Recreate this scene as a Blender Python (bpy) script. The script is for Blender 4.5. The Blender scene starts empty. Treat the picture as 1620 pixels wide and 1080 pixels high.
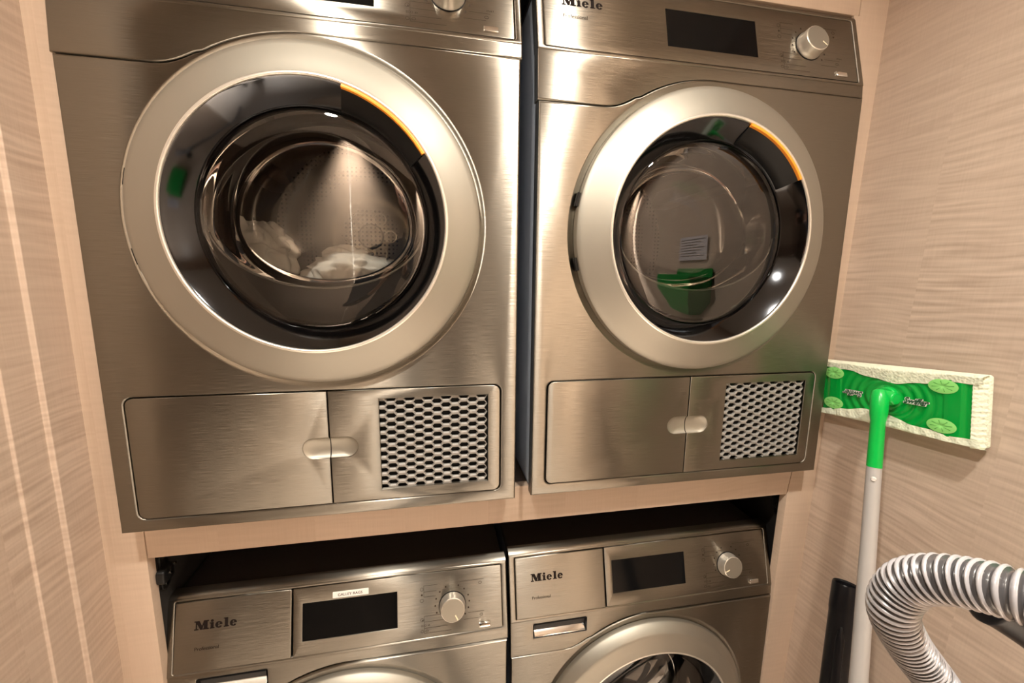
import bpy, bmesh, math, random
from mathutils import Vector, Matrix
C = bpy.context.scene.collection
PI = math.pi
ZF = 1030.0            # mm between the floor and the feet of the upper machines
def W(x, y, z): return Vector((x/1000, y/1000, (z+ZF)/1000))

# ------------------------------------------------------------------ camera
sc = bpy.context.scene
cam_d = bpy.data.cameras.new('camera'); cam = bpy.data.objects.new('camera', cam_d); C.objects.link(cam)
cam_d.sensor_width = 36; cam_d.lens = 654.537/1620*36; cam_d.clip_start = 0.01
R_ = Vector((0.98224645, -0.18725326, 0.01131948)); U_ = Vector((0.01778863, 0.1530395, 0.98805996)); F_ = Vector((0.18674978, 0.97031702, -0.15365349))
CAMP = Vector((460.177, -660.495, 383.496))
m = Matrix((R_, U_, -F_)).transposed().to_4x4(); m.translation = W(*CAMP)
cam.matrix_world = m
sc.camera = cam
def ray(px, py, t):
    return CAMP + (F_ + R_*(px-810)/654.537 - U_*(py-540)/654.537)*t

# ------------------------------------------------------------------ world and light
w = bpy.data.worlds.new('world'); sc.world = w; w.use_nodes = True
w.node_tree.nodes['Background'].inputs[0].default_value = (1.0, .86, .72, 1)
w.node_tree.nodes['Background'].inputs[1].default_value = 0.05
sc.view_settings.view_transform = 'Standard'; sc.view_settings.look = 'None'
sc.view_settings.exposure = 0.5; sc.view_settings.gamma = 1
CEIL = 1250
DOWNLIGHTS = [(205, -700, 9.5, .045), (850, -700, 9.5, .045), (80, -1620, 46, .045), (1150, -1620, 48, .045)]
for (x, y, p, rad) in DOWNLIGHTS:
    ld = bpy.data.lights.new('downlight_lamp', 'AREA'); ld.shape = 'DISK'; ld.size = rad*1.6
    ld.energy = p; ld.color = (1.0, .915, .805); ld.spread = math.radians(150)
    lo = bpy.data.objects.new('downlight_lamp', ld); C.objects.link(lo); lo.location = W(x, y, CEIL-6)
    if y < -1500: ld.spread = math.radians(54)

# ------------------------------------------------------------------ materials
def new_mat(name):
    mt = bpy.data.materials.new(name); mt.use_nodes = True
    nt = mt.node_tree; return mt, nt, nt.nodes['Principled BSDF']
def setp(b, **k):
    names = dict(col='Base Color', met='Metallic', rough='Roughness', aniso='Anisotropic', coat='Coat Weight', crough='Coat Roughness',
                 spec='Specular IOR Level', emis='Emission Color', estr='Emission Strength', trans='Transmission Weight', ior='IOR', sub='Subsurface Weight', sheen='Sheen Weight')
    for a, v in k.items():
        if a in ('col', 'emis'): v = (*v, 1)
        b.inputs[names[a]].default_value = v
def N(nt, typ, **kw):
    n = nt.nodes.new(typ)
    for k, v in kw.items(): setattr(n, k, v)
    return n
def simple(name, **k):
    mt, nt, b = new_mat(name); setp(b, **k); return mt
def ramp(nt, stops):
    r = N(nt, 'ShaderNodeValToRGB'); e = r.color_ramp.elements
    while len(e) < len(stops): e.new(.5)
    for el, (p, c) in zip(e, stops): el.position = p; el.color = (*c, 1) if len(c) == 3 else c
    return r
def mapping(nt, scale, coord='Object', loc=(0,0,0)):
    tc = N(nt, 'ShaderNodeTexCoord'); mp = N(nt, 'ShaderNodeMapping'); mp.inputs['Scale'].default_value = scale; mp.inputs['Location'].default_value = loc
    nt.links.new(tc.outputs[coord], mp.inputs[0]); return mp
def brushed(name, col, rough=.32, aniso=1.0, bump=.02):
    mt, nt, b = new_mat(name); setp(b, col=col, met=1.0, rough=rough, aniso=aniso)
    t = N(nt, 'ShaderNodeCombineXYZ'); t.inputs[2].default_value = 1.0
    nt.links.new(t.outputs[0], b.inputs['Tangent'])
    mp = mapping(nt, (14, 14, 1300)); nz = N(nt, 'ShaderNodeTexNoise'); nz.inputs['Scale'].default_value = 1.0; nz.inputs['Detail'].default_value = 4
    nt.links.new(mp.outputs[0], nz.inputs[0])
    mr = N(nt, 'ShaderNodeMapRange'); mr.inputs[3].default_value = rough-.02; mr.inputs[4].default_value = rough+.02
    nt.links.new(nz.outputs[0], mr.inputs[0]); nt.links.new(mr.outputs[0], b.inputs['Roughness'])
    rp = ramp(nt, [(.3, tuple(c*.96 for c in col)), (.7, tuple(min(1, c*1.03) for c in col))])
    nt.links.new(nz.outputs[0], rp.inputs[0]); nt.links.new(rp.outputs[0], b.inputs[0])
    # the grooves of the brushing tip the surface up and down, never sideways
    m2 = mapping(nt, (30, 30, 7000)); n2 = N(nt, 'ShaderNodeTexNoise'); n2.inputs['Scale'].default_value = 1.0; n2.inputs['Detail'].default_value = 1
    nt.links.new(m2.outputs[0], n2.inputs[0])
    a = N(nt, 'ShaderNodeMath', operation='MULTIPLY_ADD'); a.inputs[1].default_value = GROOVE; a.inputs[2].default_value = -GROOVE/2; nt.links.new(n2.outputs[0], a.inputs[0])
    cz = N(nt, 'ShaderNodeCombineXYZ'); nt.links.new(a.outputs[0], cz.inputs[2])
    ge = N(nt, 'ShaderNodeNewGeometry'); ad = N(nt, 'ShaderNodeVectorMath', operation='ADD'); nt.links.new(ge.outputs['Normal'], ad.inputs[0]); nt.links.new(cz.outputs[0], ad.inputs[1])
    no = N(nt, 'ShaderNodeVectorMath', operation='NORMALIZE'); nt.links.new(ad.outputs[0], no.inputs[0]); nt.links.new(no.outputs[0], b.inputs['Normal'])
    return mt
GROOVE = 1.4
STEEL = brushed('brushed_steel', (.275, .255, .218))
STEELP = brushed('brushed_steel_plate', (.275, .256, .22), rough=.30)
SILVER = simple('satin_silver_paint', col=(.41, .39, .335), met=.9, rough=.5)
SILVERL = simple('polished_silver', col=(.80, .77, .70), met=.75, rough=.3)
CHROME = simple('chrome', col=(.85, .84, .80), met=1, rough=.12)
GALV = simple('grey_blue_side_steel', col=(.50, .55, .62), met=.3, rough=.4)
SHADETOP = simple('shaded_metal_top', col=(.05, .042, .036), met=.3, rough=.32)  # shadow over the lids put into a dark base colour
BLACK = simple('black_plastic', col=(.008, .008, .008), rough=.38, spec=.25)
BLACKG = simple('black_display_glass', col=(.002, .0025, .003), rough=.12, spec=.25)
FUNNEL = simple('smoked_funnel', col=(.085, .09, .098), met=1, rough=.09)
SEAL = simple('dark_rubber', col=(.02, .02, .021), rough=.5)
GRILLE = simple('grey_grille_steel', col=(.30, .29, .27), met=.3, rough=.55)
ORANGE = simple('orange_plastic', col=(.95, .34, .03), rough=.35)
INK = simple('dark_print', col=(.010, .006, .005), rough=.6, spec=.15)
INKL = simple('grey_print', col=(.045, .032, .022), rough=.6, spec=.2)
WHITE = simple('white_sticker', col=(.82, .80, .77), rough=.5)
CREAM = simple('cream_pointer', col=(.85, .78, .55), rough=.4)
INNERSHADE = simple('niche_shade_black', col=(.012, .010, .009), rough=.75)  # darkness of the unlit niche put into a brown-black base colour
NICHE = simple('niche_brown', col=(.09, .065, .05), rough=.6)
def brown_top():
    pass
def glass(name, tint, refl):
    mt = bpy.data.materials.new(name); mt.use_nodes = True; nt = mt.node_tree
    nt.nodes.remove(nt.nodes['Principled BSDF']); out = nt.nodes['Material Output']
    tr = N(nt, 'ShaderNodeBsdfTransparent'); tr.inputs[0].default_value = (*tint, 1)
    gl = N(nt, 'ShaderNodeBsdfGlossy'); gl.inputs['Roughness'].default_value = .015
    fr = N(nt, 'ShaderNodeFresnel'); fr.inputs[0].default_value = 1.5
    mr = N(nt, 'ShaderNodeMath', operation='MULTIPLY_ADD'); mr.inputs[1].default_value = 1.0; mr.inputs[2].default_value = refl; mr.use_clamp = True
    mx = N(nt, 'ShaderNodeMixShader')
    nt.links.new(fr.outputs[0], mr.inputs[0]); nt.links.new(mr.outputs[0], mx.inputs[0]); nt.links.new(tr.outputs[0], mx.inputs[1]); nt.links.new(gl.outputs[0], mx.inputs[2])
    nt.links.new(mx.outputs[0], out.inputs[0]); return mt
PANE = glass('door_glass', (.92, .92, .90), .07)
BOWL = glass('bowl_glass', (.94, .94, .92), .0)
RIMG = simple('glass_rim', col=(.18, .18, .17), rough=.08, coat=1, spec=.9)
def veneer(name, dark, light, amp=1.0, strips=.15, rough=.42):
    mt, nt, b = new_mat(name); setp(b, rough=rough, spec=.35)
    L = nt.links
    geo = N(nt, 'ShaderNodeNewGeometry'); sp = N(nt, 'ShaderNodeSeparateXYZ'); L.new(geo.outputs['Position'], sp.inputs[0])
    h = N(nt, 'ShaderNodeMath', operation='ADD'); L.new(sp.outputs[0], h.inputs[0]); L.new(sp.outputs[1], h.inputs[1])
    dv = N(nt, 'ShaderNodeMath', operation='DIVIDE'); L.new(h.outputs[0], dv.inputs[0]); dv.inputs[1].default_value = strips
    fl = N(nt, 'ShaderNodeMath', operation='FLOOR'); L.new(dv.outputs[0], fl.inputs[0])
    wn = N(nt, 'ShaderNodeTexWhiteNoise', noise_dimensions='1D'); L.new(fl.outputs[0], wn.inputs['W'])
    # figure coordinates: (h, z + strip offset)
    off = N(nt, 'ShaderNodeMath', operation='MULTIPLY_ADD'); L.new(wn.outputs[0], off.inputs[0]); off.inputs[1].default_value = 3.0; L.new(sp.outputs[2], off.inputs[2])
    cv = N(nt, 'ShaderNodeCombineXYZ'); L.new(h.outputs[0], cv.inputs[0]); L.new(off.outputs[0], cv.inputs[1])
    # slow warp
    n1 = N(nt, 'ShaderNodeTexNoise'); n1.inputs['Scale'].default_value = 2.6; n1.inputs['Detail'].default_value = 2; L.new(cv.outputs[0], n1.inputs[0])
    m1 = N(nt, 'ShaderNodeMath', operation='MULTIPLY_ADD'); L.new(n1.outputs[0], m1.inputs[0]); m1.inputs[1].default_value = .06; L.new(off.outputs[0], m1.inputs[2])
    hs = N(nt, 'ShaderNodeMath', operation='MULTIPLY'); L.new(h.outputs[0], hs.inputs[0]); hs.inputs[1].default_value = 11.0
    vs = N(nt, 'ShaderNodeMath', operation='MULTIPLY'); L.new(m1.outputs[0], vs.inputs[0]); vs.inputs[1].default_value = 150.0
    c2 = N(nt, 'ShaderNodeCombineXYZ'); L.new(hs.outputs[0], c2.inputs[0]); L.new(vs.outputs[0], c2.inputs[1])
    n2 = N(nt, 'ShaderNodeTexNoise'); n2.inputs['Scale'].default_value = 1.0; n2.inputs['Detail'].default_value = 1.5; n2.inputs['Roughness'].default_value = .35; L.new(c2.outputs[0], n2.inputs[0])
    # strength mask of the figure
    n3 = N(nt, 'ShaderNodeTexNoise'); n3.inputs['Scale'].default_value = 2.3; L.new(cv.outputs[0], n3.inputs[0])
    mk = N(nt, 'ShaderNodeMapRange'); mk.inputs[1].default_value = .35; mk.inputs[2].default_value = .65; mk.inputs[3].default_value = .25*amp; mk.inputs[4].default_value = amp; L.new(n3.outputs[0], mk.inputs[0])
    ce = N(nt, 'ShaderNodeMapRange'); ce.inputs[1].default_value = .3; ce.inputs[2].default_value = .7; ce.inputs[3].default_value = -1; ce.inputs[4].default_value = 1; L.new(n2.outputs[0], ce.inputs[0])
    mu = N(nt, 'ShaderNodeMath', operation='MULTIPLY'); L.new(ce.outputs[0], mu.inputs[0]); L.new(mk.outputs[0], mu.inputs[1])
    # fine vertical grain + strip tone
    gs = N(nt, 'ShaderNodeMath', operation='MULTIPLY'); L.new(h.outputs[0], gs.inputs[0]); gs.inputs[1].default_value = 420
    gz = N(nt, 'ShaderNodeMath', operation='MULTIPLY'); L.new(sp.outputs[2], gz.inputs[0]); gz.inputs[1].default_value = 14
    c4 = N(nt, 'ShaderNodeCombineXYZ'); L.new(gs.outputs[0], c4.inputs[0]); L.new(gz.outputs[0], c4.inputs[1])
    n4 = N(nt, 'ShaderNodeTexNoise'); n4.inputs['Scale'].default_value = 1; L.new(c4.outputs[0], n4.inputs[0])
    a1 = N(nt, 'ShaderNodeMath', operation='MULTIPLY_ADD'); L.new(mu.outputs[0], a1.inputs[0]); a1.inputs[1].default_value = .27; a1.inputs[2].default_value = .5
    a2 = N(nt, 'ShaderNodeMath', operation='MULTIPLY_ADD'); L.new(n4.outputs[0], a2.inputs[0]); a2.inputs[1].default_value = .22; L.new(a1.outputs[0], a2.inputs[2])
    a3 = N(nt, 'ShaderNodeMath', operation='MULTIPLY_ADD'); L.new(wn.outputs[0], a3.inputs[0]); a3.inputs[1].default_value = .20; L.new(a2.outputs[0], a3.inputs[2])
    a4 = N(nt, 'ShaderNodeMath', operation='SUBTRACT'); L.new(a3.outputs[0], a4.inputs[0]); a4.inputs[1].default_value = .21
    rp = ramp(nt, [(0.0, dark), (1.0, light)]); L.new(a4.outputs[0], rp.inputs[0]); L.new(rp.outputs[0], b.inputs[0])
    return mt
VEN = veneer('figured_veneer', (.36, .268, .203), (.69, .57, .468))
VENP = veneer('plain_veneer', (.40, .30, .22), (.66, .53, .42), amp=.35)
DOORV = veneer('door_veneer', (.10, .072, .052), (.17, .128, .095), amp=.5, rough=.3)

# ------------------------------------------------------------------ mesh helpers (all in mm)
def obj(name, bm, mat, parent=None, sharp=32, world=False, mats=None, smooth=True, bevel=0):
    s = .001
    for v in bm.verts:
        v.co = W(*v.co) if world else v.co*s
    bmesh.ops.recalc_face_normals(bm, faces=bm.faces)
    me = bpy.data.meshes.new(name); bm.to_mesh(me); bm.free()
    for mm in (mats or [mat]): me.materials.append(mm)
    if smooth:
        for p in me.polygons: p.use_smooth = True
        me.set_sharp_from_angle(angle=math.radians(sharp))
    o = bpy.data.objects.new(name, me); C.objects.link(o)
    if parent: o.parent = parent
    if bevel:
        md = o.modifiers.new('bevel', 'BEVEL'); md.width = bevel/1000; md.segments = 3; md.limit_method = 'ANGLE'; md.angle_limit = math.radians(40)
    return o
def thing(name, label, cat, loc, group=None):
    o = bpy.data.objects.new(name, None); C.objects.link(o); o.location = W(*loc); o['label'] = label; o['category'] = cat
    o.empty_display_size = .05
    if group: o['group'] = group
    return o
def tag(o, label=None, cat=None, group=None, kind=None):
    for k, v in (('label', label), ('category', cat), ('group', group), ('kind', kind)):
        if v: o[k] = v
    return o
def B(): return bmesh.new()
def box(bm, x0, x1, y0, y1, z0, z1, mi=0):
    vs = [bm.verts.new(p) for p in ((x0,y0,z0),(x1,y0,z0),(x1,y1,z0),(x0,y1,z0),(x0,y0,z1),(x1,y0,z1),(x1,y1,z1),(x0,y1,z1))]
    for f in ((0,1,2,3),(4,5,6,7),(0,1,5,4),(1,2,6,5),(2,3,7,6),(3,0,4,7)):
        bm.faces.new([vs[i] for i in f]).material_index = mi
def rrect(x0, x1, z0, z1, r=0, n=6):
    if r <= 0: return [(x0,z0),(x1,z0),(x1,z1),(x0,z1)]
    out = []
    for cx, cz, a0 in ((x1-r,z0+r,-90),(x1-r,z1-r,0),(x0+r,z1-r,90),(x0+r,z0+r,180)):
        for i in range(n+1):
            a = math.radians(a0+90*i/n); out.append((cx+r*math.cos(a), cz+r*math.sin(a)))
    return out
def circ(cx, cz, r, n=96, a0=0, a1=360, closed=True):
    k = n if closed else n+1
    return [(cx+r*math.cos(math.radians(a0+(a1-a0)*i/n)), cz+r*math.sin(math.radians(a0+(a1-a0)*i/n))) for i in range(k)]
def area(l): return sum(l[i][0]*l[(i+1)%len(l)][1]-l[(i+1)%len(l)][0]*l[i][1] for i in range(len(l)))/2
def inset(l, d):
    """move a counter-clockwise loop inwards by d"""
    n = len(l); out = []
    for i in range(n):
        a, b, c = l[i-1], l[i], l[(i+1) % n]
        def nrm(p, q):
            dx, dz = q[0]-p[0], q[1]-p[1]; L = math.hypot(dx, dz) or 1; return (-dz/L, dx/L)
        n1, n2 = nrm(a, b), nrm(b, c); mx, mz = n1[0]+n2[0], n1[1]+n2[1]; q = (mx*mx+mz*mz)/2 or 1
        q = max(q, .5)
        out.append((b[0]+d*mx/q, b[1]+d*mz/q))
    return out
def plate(bm, outer, holes=(), y=0, th=2, r=1.5, seg=4, warp=None, mi=0, back=False, hr=None):
    """a sheet in the xz plane facing -y with rounded front edges round its outline and its holes"""
    wp = warp or (lambda x, yy, z: (x, yy, z))
    if area(outer) < 0: outer = outer[::-1]
    edges, bedges = [], []
    for k, lp in enumerate([outer]+list(holes)):
        if k and area(lp) < 0: lp = lp[::-1]
        sg = 1 if k == 0 else -1
        rings = []
        rr = r if (k != 1 or hr is None) else hr
        steps = [(rr*(1-math.sin(a)), y+rr*(1-math.cos(a))) for a in [PI/2*i/seg for i in range(seg+1)]] if rr > 0 else [(0, y)]
        for d, yy in steps:
            rings.append([bm.verts.new(wp(px, yy, pz)) for px, pz in (inset(lp, sg*d) if d > 1e-6 else lp)])
        rings.append([bm.verts.new(wp(px, y+th, pz)) for px, pz in lp])
        for a, b in zip(rings, rings[1:]):
            for i in range(len(lp)):
                j = (i+1) % len(lp); bm.faces.new((a[i], a[j], b[j], b[i])).material_index = mi
        for i in range(len(lp)):
            e = bm.edges.get((rings[0][i], rings[0][(i+1) % len(lp)])) or bm.edges.new((rings[0][i], rings[0][(i+1) % len(lp)])); edges.append(e)
            e = bm.edges.get((rings[-1][i], rings[-1][(i+1) % len(lp)])); bedges.append(e)
    res = bmesh.ops.triangle_fill(bm, edges=edges, use_beauty=True)
    for g in res['geom']:
        if isinstance(g, bmesh.types.BMFace): g.material_index = mi
    if back:
        res = bmesh.ops.triangle_fill(bm, edges=bedges, use_beauty=True)
        for g in res['geom']:
            if isinstance(g, bmesh.types.BMFace): g.material_index = mi
def lathe(bm, prof, cx, cz, n=128, a0=0, a1=360, mi=0, sx=1, cap=False):
    """revolve (r, y) points about the y axis through (cx, cz)"""
    full = abs(a1-a0-360) < 1e-6; k = n if full else n+1; rings = []
    for r, y in prof:
        rings.append([bm.verts.new((cx+r*math.cos(math.radians(a0+(a1-a0)*i/n)), y, cz+r*math.sin(math.radians(a0+(a1-a0)*i/n)))) for i in range(k)])
    for a, b in zip(rings, rings[1:]):
        for i in range(n if full else n):
            j = (i+1) % k; bm.faces.new((a[i], a[j], b[j], b[i])).material_index = mi
    if cap: bm.faces.new(rings[-1]).material_index = mi
    if not full and cap is None:
        for s in (0, -1): bm.faces.new([q[s] for q in rings])
    return rings
def disc(bm, cx, cz, r, y, n=64, mi=0):
    bm.faces.new([bm.verts.new((px, y, pz)) for px, pz in circ(cx, cz, r, n)]).material_index = mi
def frames(pts):
    pts = [Vector(p) for p in pts]; T = []
    for i in range(len(pts)): T.append((pts[min(i+1, len(pts)-1)]-pts[max(i-1, 0)]).normalized())
    n = T[0].orthogonal().normalized(); out = []
    for i, t in enumerate(T):
        n = (n-t*n.dot(t)).normalized(); out.append((pts[i], n, t.cross(n)))
    return out
def tube(bm, pts, rad, n=20, caps=True, mi=0):
    rs = rad if isinstance(rad, (list, tuple)) else [rad]*len(pts); rings = []
    for (p, u, v), r in zip(frames(pts), rs):
        rings.append([bm.verts.new(p+(u*math.cos(2*PI*i/n)+v*math.sin(2*PI*i/n))*r) for i in range(n)])
    for a, b in zip(rings, rings[1:]):
        for i in range(n): bm.faces.new((a[i], a[(i+1) % n], b[(i+1) % n], b[i])).material_index = mi
    if caps: bm.faces.new(rings[0]).material_index = mi; bm.faces.new(rings[-1]).material_index = mi
def spline(P, n):
    """Catmull-Rom through P, n points per span"""
    P = [Vector(p) for p in P]; P = [P[0]*2-P[1]]+P+[P[-1]*2-P[-2]]; out = []
    for i in range(1, len(P)-2):
        for k in range(n):
            t = k/n; a, b, c, d = P[i-1:i+3]
            out.append(.5*((2*b)+(c-a)*t+(2*a-5*b+4*c-d)*t*t+(3*b-a-3*c+d)*t**3))
    out.append(P[-2]); return out
def resample(pts, step):
    out = [pts[0].copy()]; acc = 0
    for a, b in zip(pts, pts[1:]):
        L = (b-a).length; d = step-acc
        while d <= L:
            out.append(a.lerp(b, d/L)); d += step
        acc = (acc+L) % step
    return out
def text_polys(s, size, shear=0, spacing=1.0):
    """built-in font as a list of flat faces in its own xy plane, left baseline at 0,0"""
    cu = bpy.data.curves.new('t', 'FONT'); cu.body = s; cu.size = size; cu.shear = shear; cu.space_character = spacing; cu.resolution_u = 3
    o = bpy.data.objects.new('t', cu); C.objects.link(o)
    dg = bpy.context.evaluated_depsgraph_get(); me = bpy.data.meshes.new_from_object(o.evaluated_get(dg))
    vs = [tuple(v.co) for v in me.vertices]; fs = [tuple(p.vertices) for p in me.polygons]
    bpy.data.objects.remove(o); bpy.data.curves.remove(cu); bpy.data.meshes.remove(me)
    return vs, fs
def put_text(bm, s, size, f, shear=0, mi=0, spacing=1.0, bold=0):
    vs, fs = text_polys(s, size, shear, spacing)
    for dx in ([0] if not bold else [-bold, 0, bold]):
        nv = [bm.verts.new(f(x+dx, y)) for x, y, _ in vs]
        for q in fs:
            try: bm.faces.new([nv[i] for i in q]).material_index = mi
            except ValueError: pass
    return max(v[0] for v in vs)

# heavy slab lettering of the maker's name, drawn by hand: 1 unit = capital height
def brand_faces():
    P = []
    R = lambda x0, x1, z0, z1: P.append([(x0,z0),(x1,z0),(x1,z1),(x0,z1)])
    # M
    R(0,.42,0,.13); R(.14,.27,0,1); R(0,.40,.87,1)
    P.append([(.10,1),(.50,1),(.86,.22),(.70,0),(.60,0)])
    P.append([(.66,.12),(.92,1),(1.06,1),(.76,0),(.66,0)])
    R(.92,1.30,0,1); R(.80,1.44,0,.13); R(1.05,1.44,.87,1)
    # i
    R(1.52,2.0,0,.12); R(1.60,1.90,0,.68); R(1.50,1.9,.57,.68); P.append(circ(1.75,.86,.15,16))
    def e(cx):
        n = 28; pts = []
        for i in range(n):
            a0 = 12+ (330-12)*i/n; a1 = 12+(330-12)*(i+1)/n
            def q(a, k):
                c, s = math.cos(math.radians(a)), math.sin(math.radians(a))
                return (cx+.36*c, .345+.37*s) if k else (cx+.09*c, .345+.24*s)
            P.append([q(a0,1), q(a1,1), q(a1,0), q(a0,0)])
        R(cx-.2, cx+.34, .33, .42)
    e(2.42)
    R(2.90,3.42,0,.12); R(3.0,3.32,0,1.02); R(2.90,3.32,.90,1.02)
    e(3.86)
    return P

# ------------------------------------------------------------------ the machines
SLOPE = (38.0-7.7)/(850-733.0)
def fw(x, y, z):           # the leaning control fascia
    return (x, y+7.7+(z-733)*SLOPE, z)
DCX, DCZ = 298.3, 458.8
HOLE = 246.0
def seam():
    """lower edge of the fascia, left to right: low on the left, over the door arc, high on the right"""
    P = [(-2, 654), (108, 654), (118, 654.6), (127, 656.2), (136, 659), (144, 662.4), (152, 666.4), (160, 670.8)]
    for a in range(121, 89, -3):
        P.append((DCX+250*math.cos(math.radians(a)), DCZ+250*math.sin(math.radians(a))))
    P += [(330, 708.4), (599, 707)]
    return P
def hexgrille(bm, x0, x1, z0, z1, y, mi=0, th=3):
    px, pz = 14.6, 14.2; v, u = 9.9, 4.7; hw, hh, hc = 8.2, 3.9, 4.9
    nx = int((x1-x0)/px)+2; nz = int((z1-z0)/pz)+2
    for i in range(-1, nx):
        for j in range(-1, nz):
            cx = x0+i*px+3; cz = z0+j*pz+(i % 2)*pz/2+2
            if cx+v > x1+7 or cx-v < x0-16 or cz > z1+8 or cz < z0-8: continue
            o = [(cx-v,cz),(cx-u,cz-pz/2),(cx+u,cz-pz/2),(cx+v,cz),(cx+u,cz+pz/2),(cx-u,cz+pz/2)]
            h = [(cx-hw,cz),(cx-hc,cz-hh),(cx+hc,cz-hh),(cx+hw,cz),(cx+hc,cz+hh),(cx-hc,cz+hh)]
            m_ = [(a[0]*.5+b[0]*.5, a[1]*.5+b[1]*.5) for a, b in zip(o, h)]
            O = [bm.verts.new((a, y, b)) for a, b in o]; M_ = [bm.verts.new((a, y, b)) for a, b in m_]
            H = [bm.verts.new((a, y+1.6, b)) for a, b in h]; H2 = [bm.verts.new((a, y+th+2, b)) for a, b in h]
            for k in range(6):
                q = (k+1) % 6
                bm.faces.new((O[k], O[q], M_[q], M_[k])).material_index = mi
                bm.faces.new((M_[k], M_[q], H[q], H[k])).material_index = mi
                bm.faces.new((H[k], H[q], H2[q], H2[k])).material_index = mi
def symbols(bm, side, dryer):
    """lines and pictograms round the dial, on the leaning plate"""
    Y = -.35
    def seg(x0, z0, x1, z1, wd=.5):
        dx, dz = x1-x0, z1-z0; L = math.hypot(dx, dz); a, b = -dz/L*wd/2, dx/L*wd/2
        bm.faces.new([bm.verts.new(fw(px, Y, pz)) for px, pz in ((x0-a,z0-b),(x1-a,z1-b),(x1+a,z1+b),(x0+a,z0+b))])
    def ringm(cx, cz, rx, rz, wd=.6, n=14):
        for i in range(n):
            a, b = 2*PI*i/n, 2*PI*(i+1)/n
            bm.faces.new([bm.verts.new(fw(cx+q*math.cos(t), Y, cz+s*math.sin(t))) for q, s, t in ((rx,rz,a),(rx,rz,b),(rx-wd,rz-wd,b),(rx-wd,rz-wd,a))])
    def dot(cx, cz, r): bm.faces.new([bm.verts.new(fw(a, Y, b)) for a, b in circ(cx, cz, r, 10)])
    kx, kz = 490, 789
    for a in (20, 0, -20, -42, 45, 68, 112, 136, 160, 182, 204):
        dot(kx+33*math.cos(math.radians(a)), kz+33*math.sin(math.radians(a)), 1.6)
    for i, z in enumerate((826, 815, 806)):
        seg(436, z, 462-i*2, z)
    for i, z in enumerate((772, 762, 751, 742)):
        seg(436, z, 466+i*7, z)
    seg(436, 806, 436, 826, .5); seg(436, 742, 436, 772, .5)
    seg(505, 826, 552, 826); seg(520, 768, 552, 768); seg(512, 757, 545, 757)
    ringm(432, 820, 3, 3.4); dot(432, 810, 1.8); ringm(432, 800, 3.6, 3.2); ringm(432, 766, 3.4, 3); dot(433, 765, 1.2)
    ringm(545, 820, 3.6, 2.4); ringm(546, 762, 3.4, 2.2)
    def t(s, x, z, sz): put_text(bm, s, sz, lambda a, b: fw(x+a, Y, z+b))
    t('ECO', 430, 754, 5); t('40', 442, 754, 4.5)
    ringm(432, 746, 3, 2.6); ringm(441, 746, 3, 2)
    if dryer:
        t('START', 546, 771, 4); dot(545, 812, 1.6)
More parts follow.
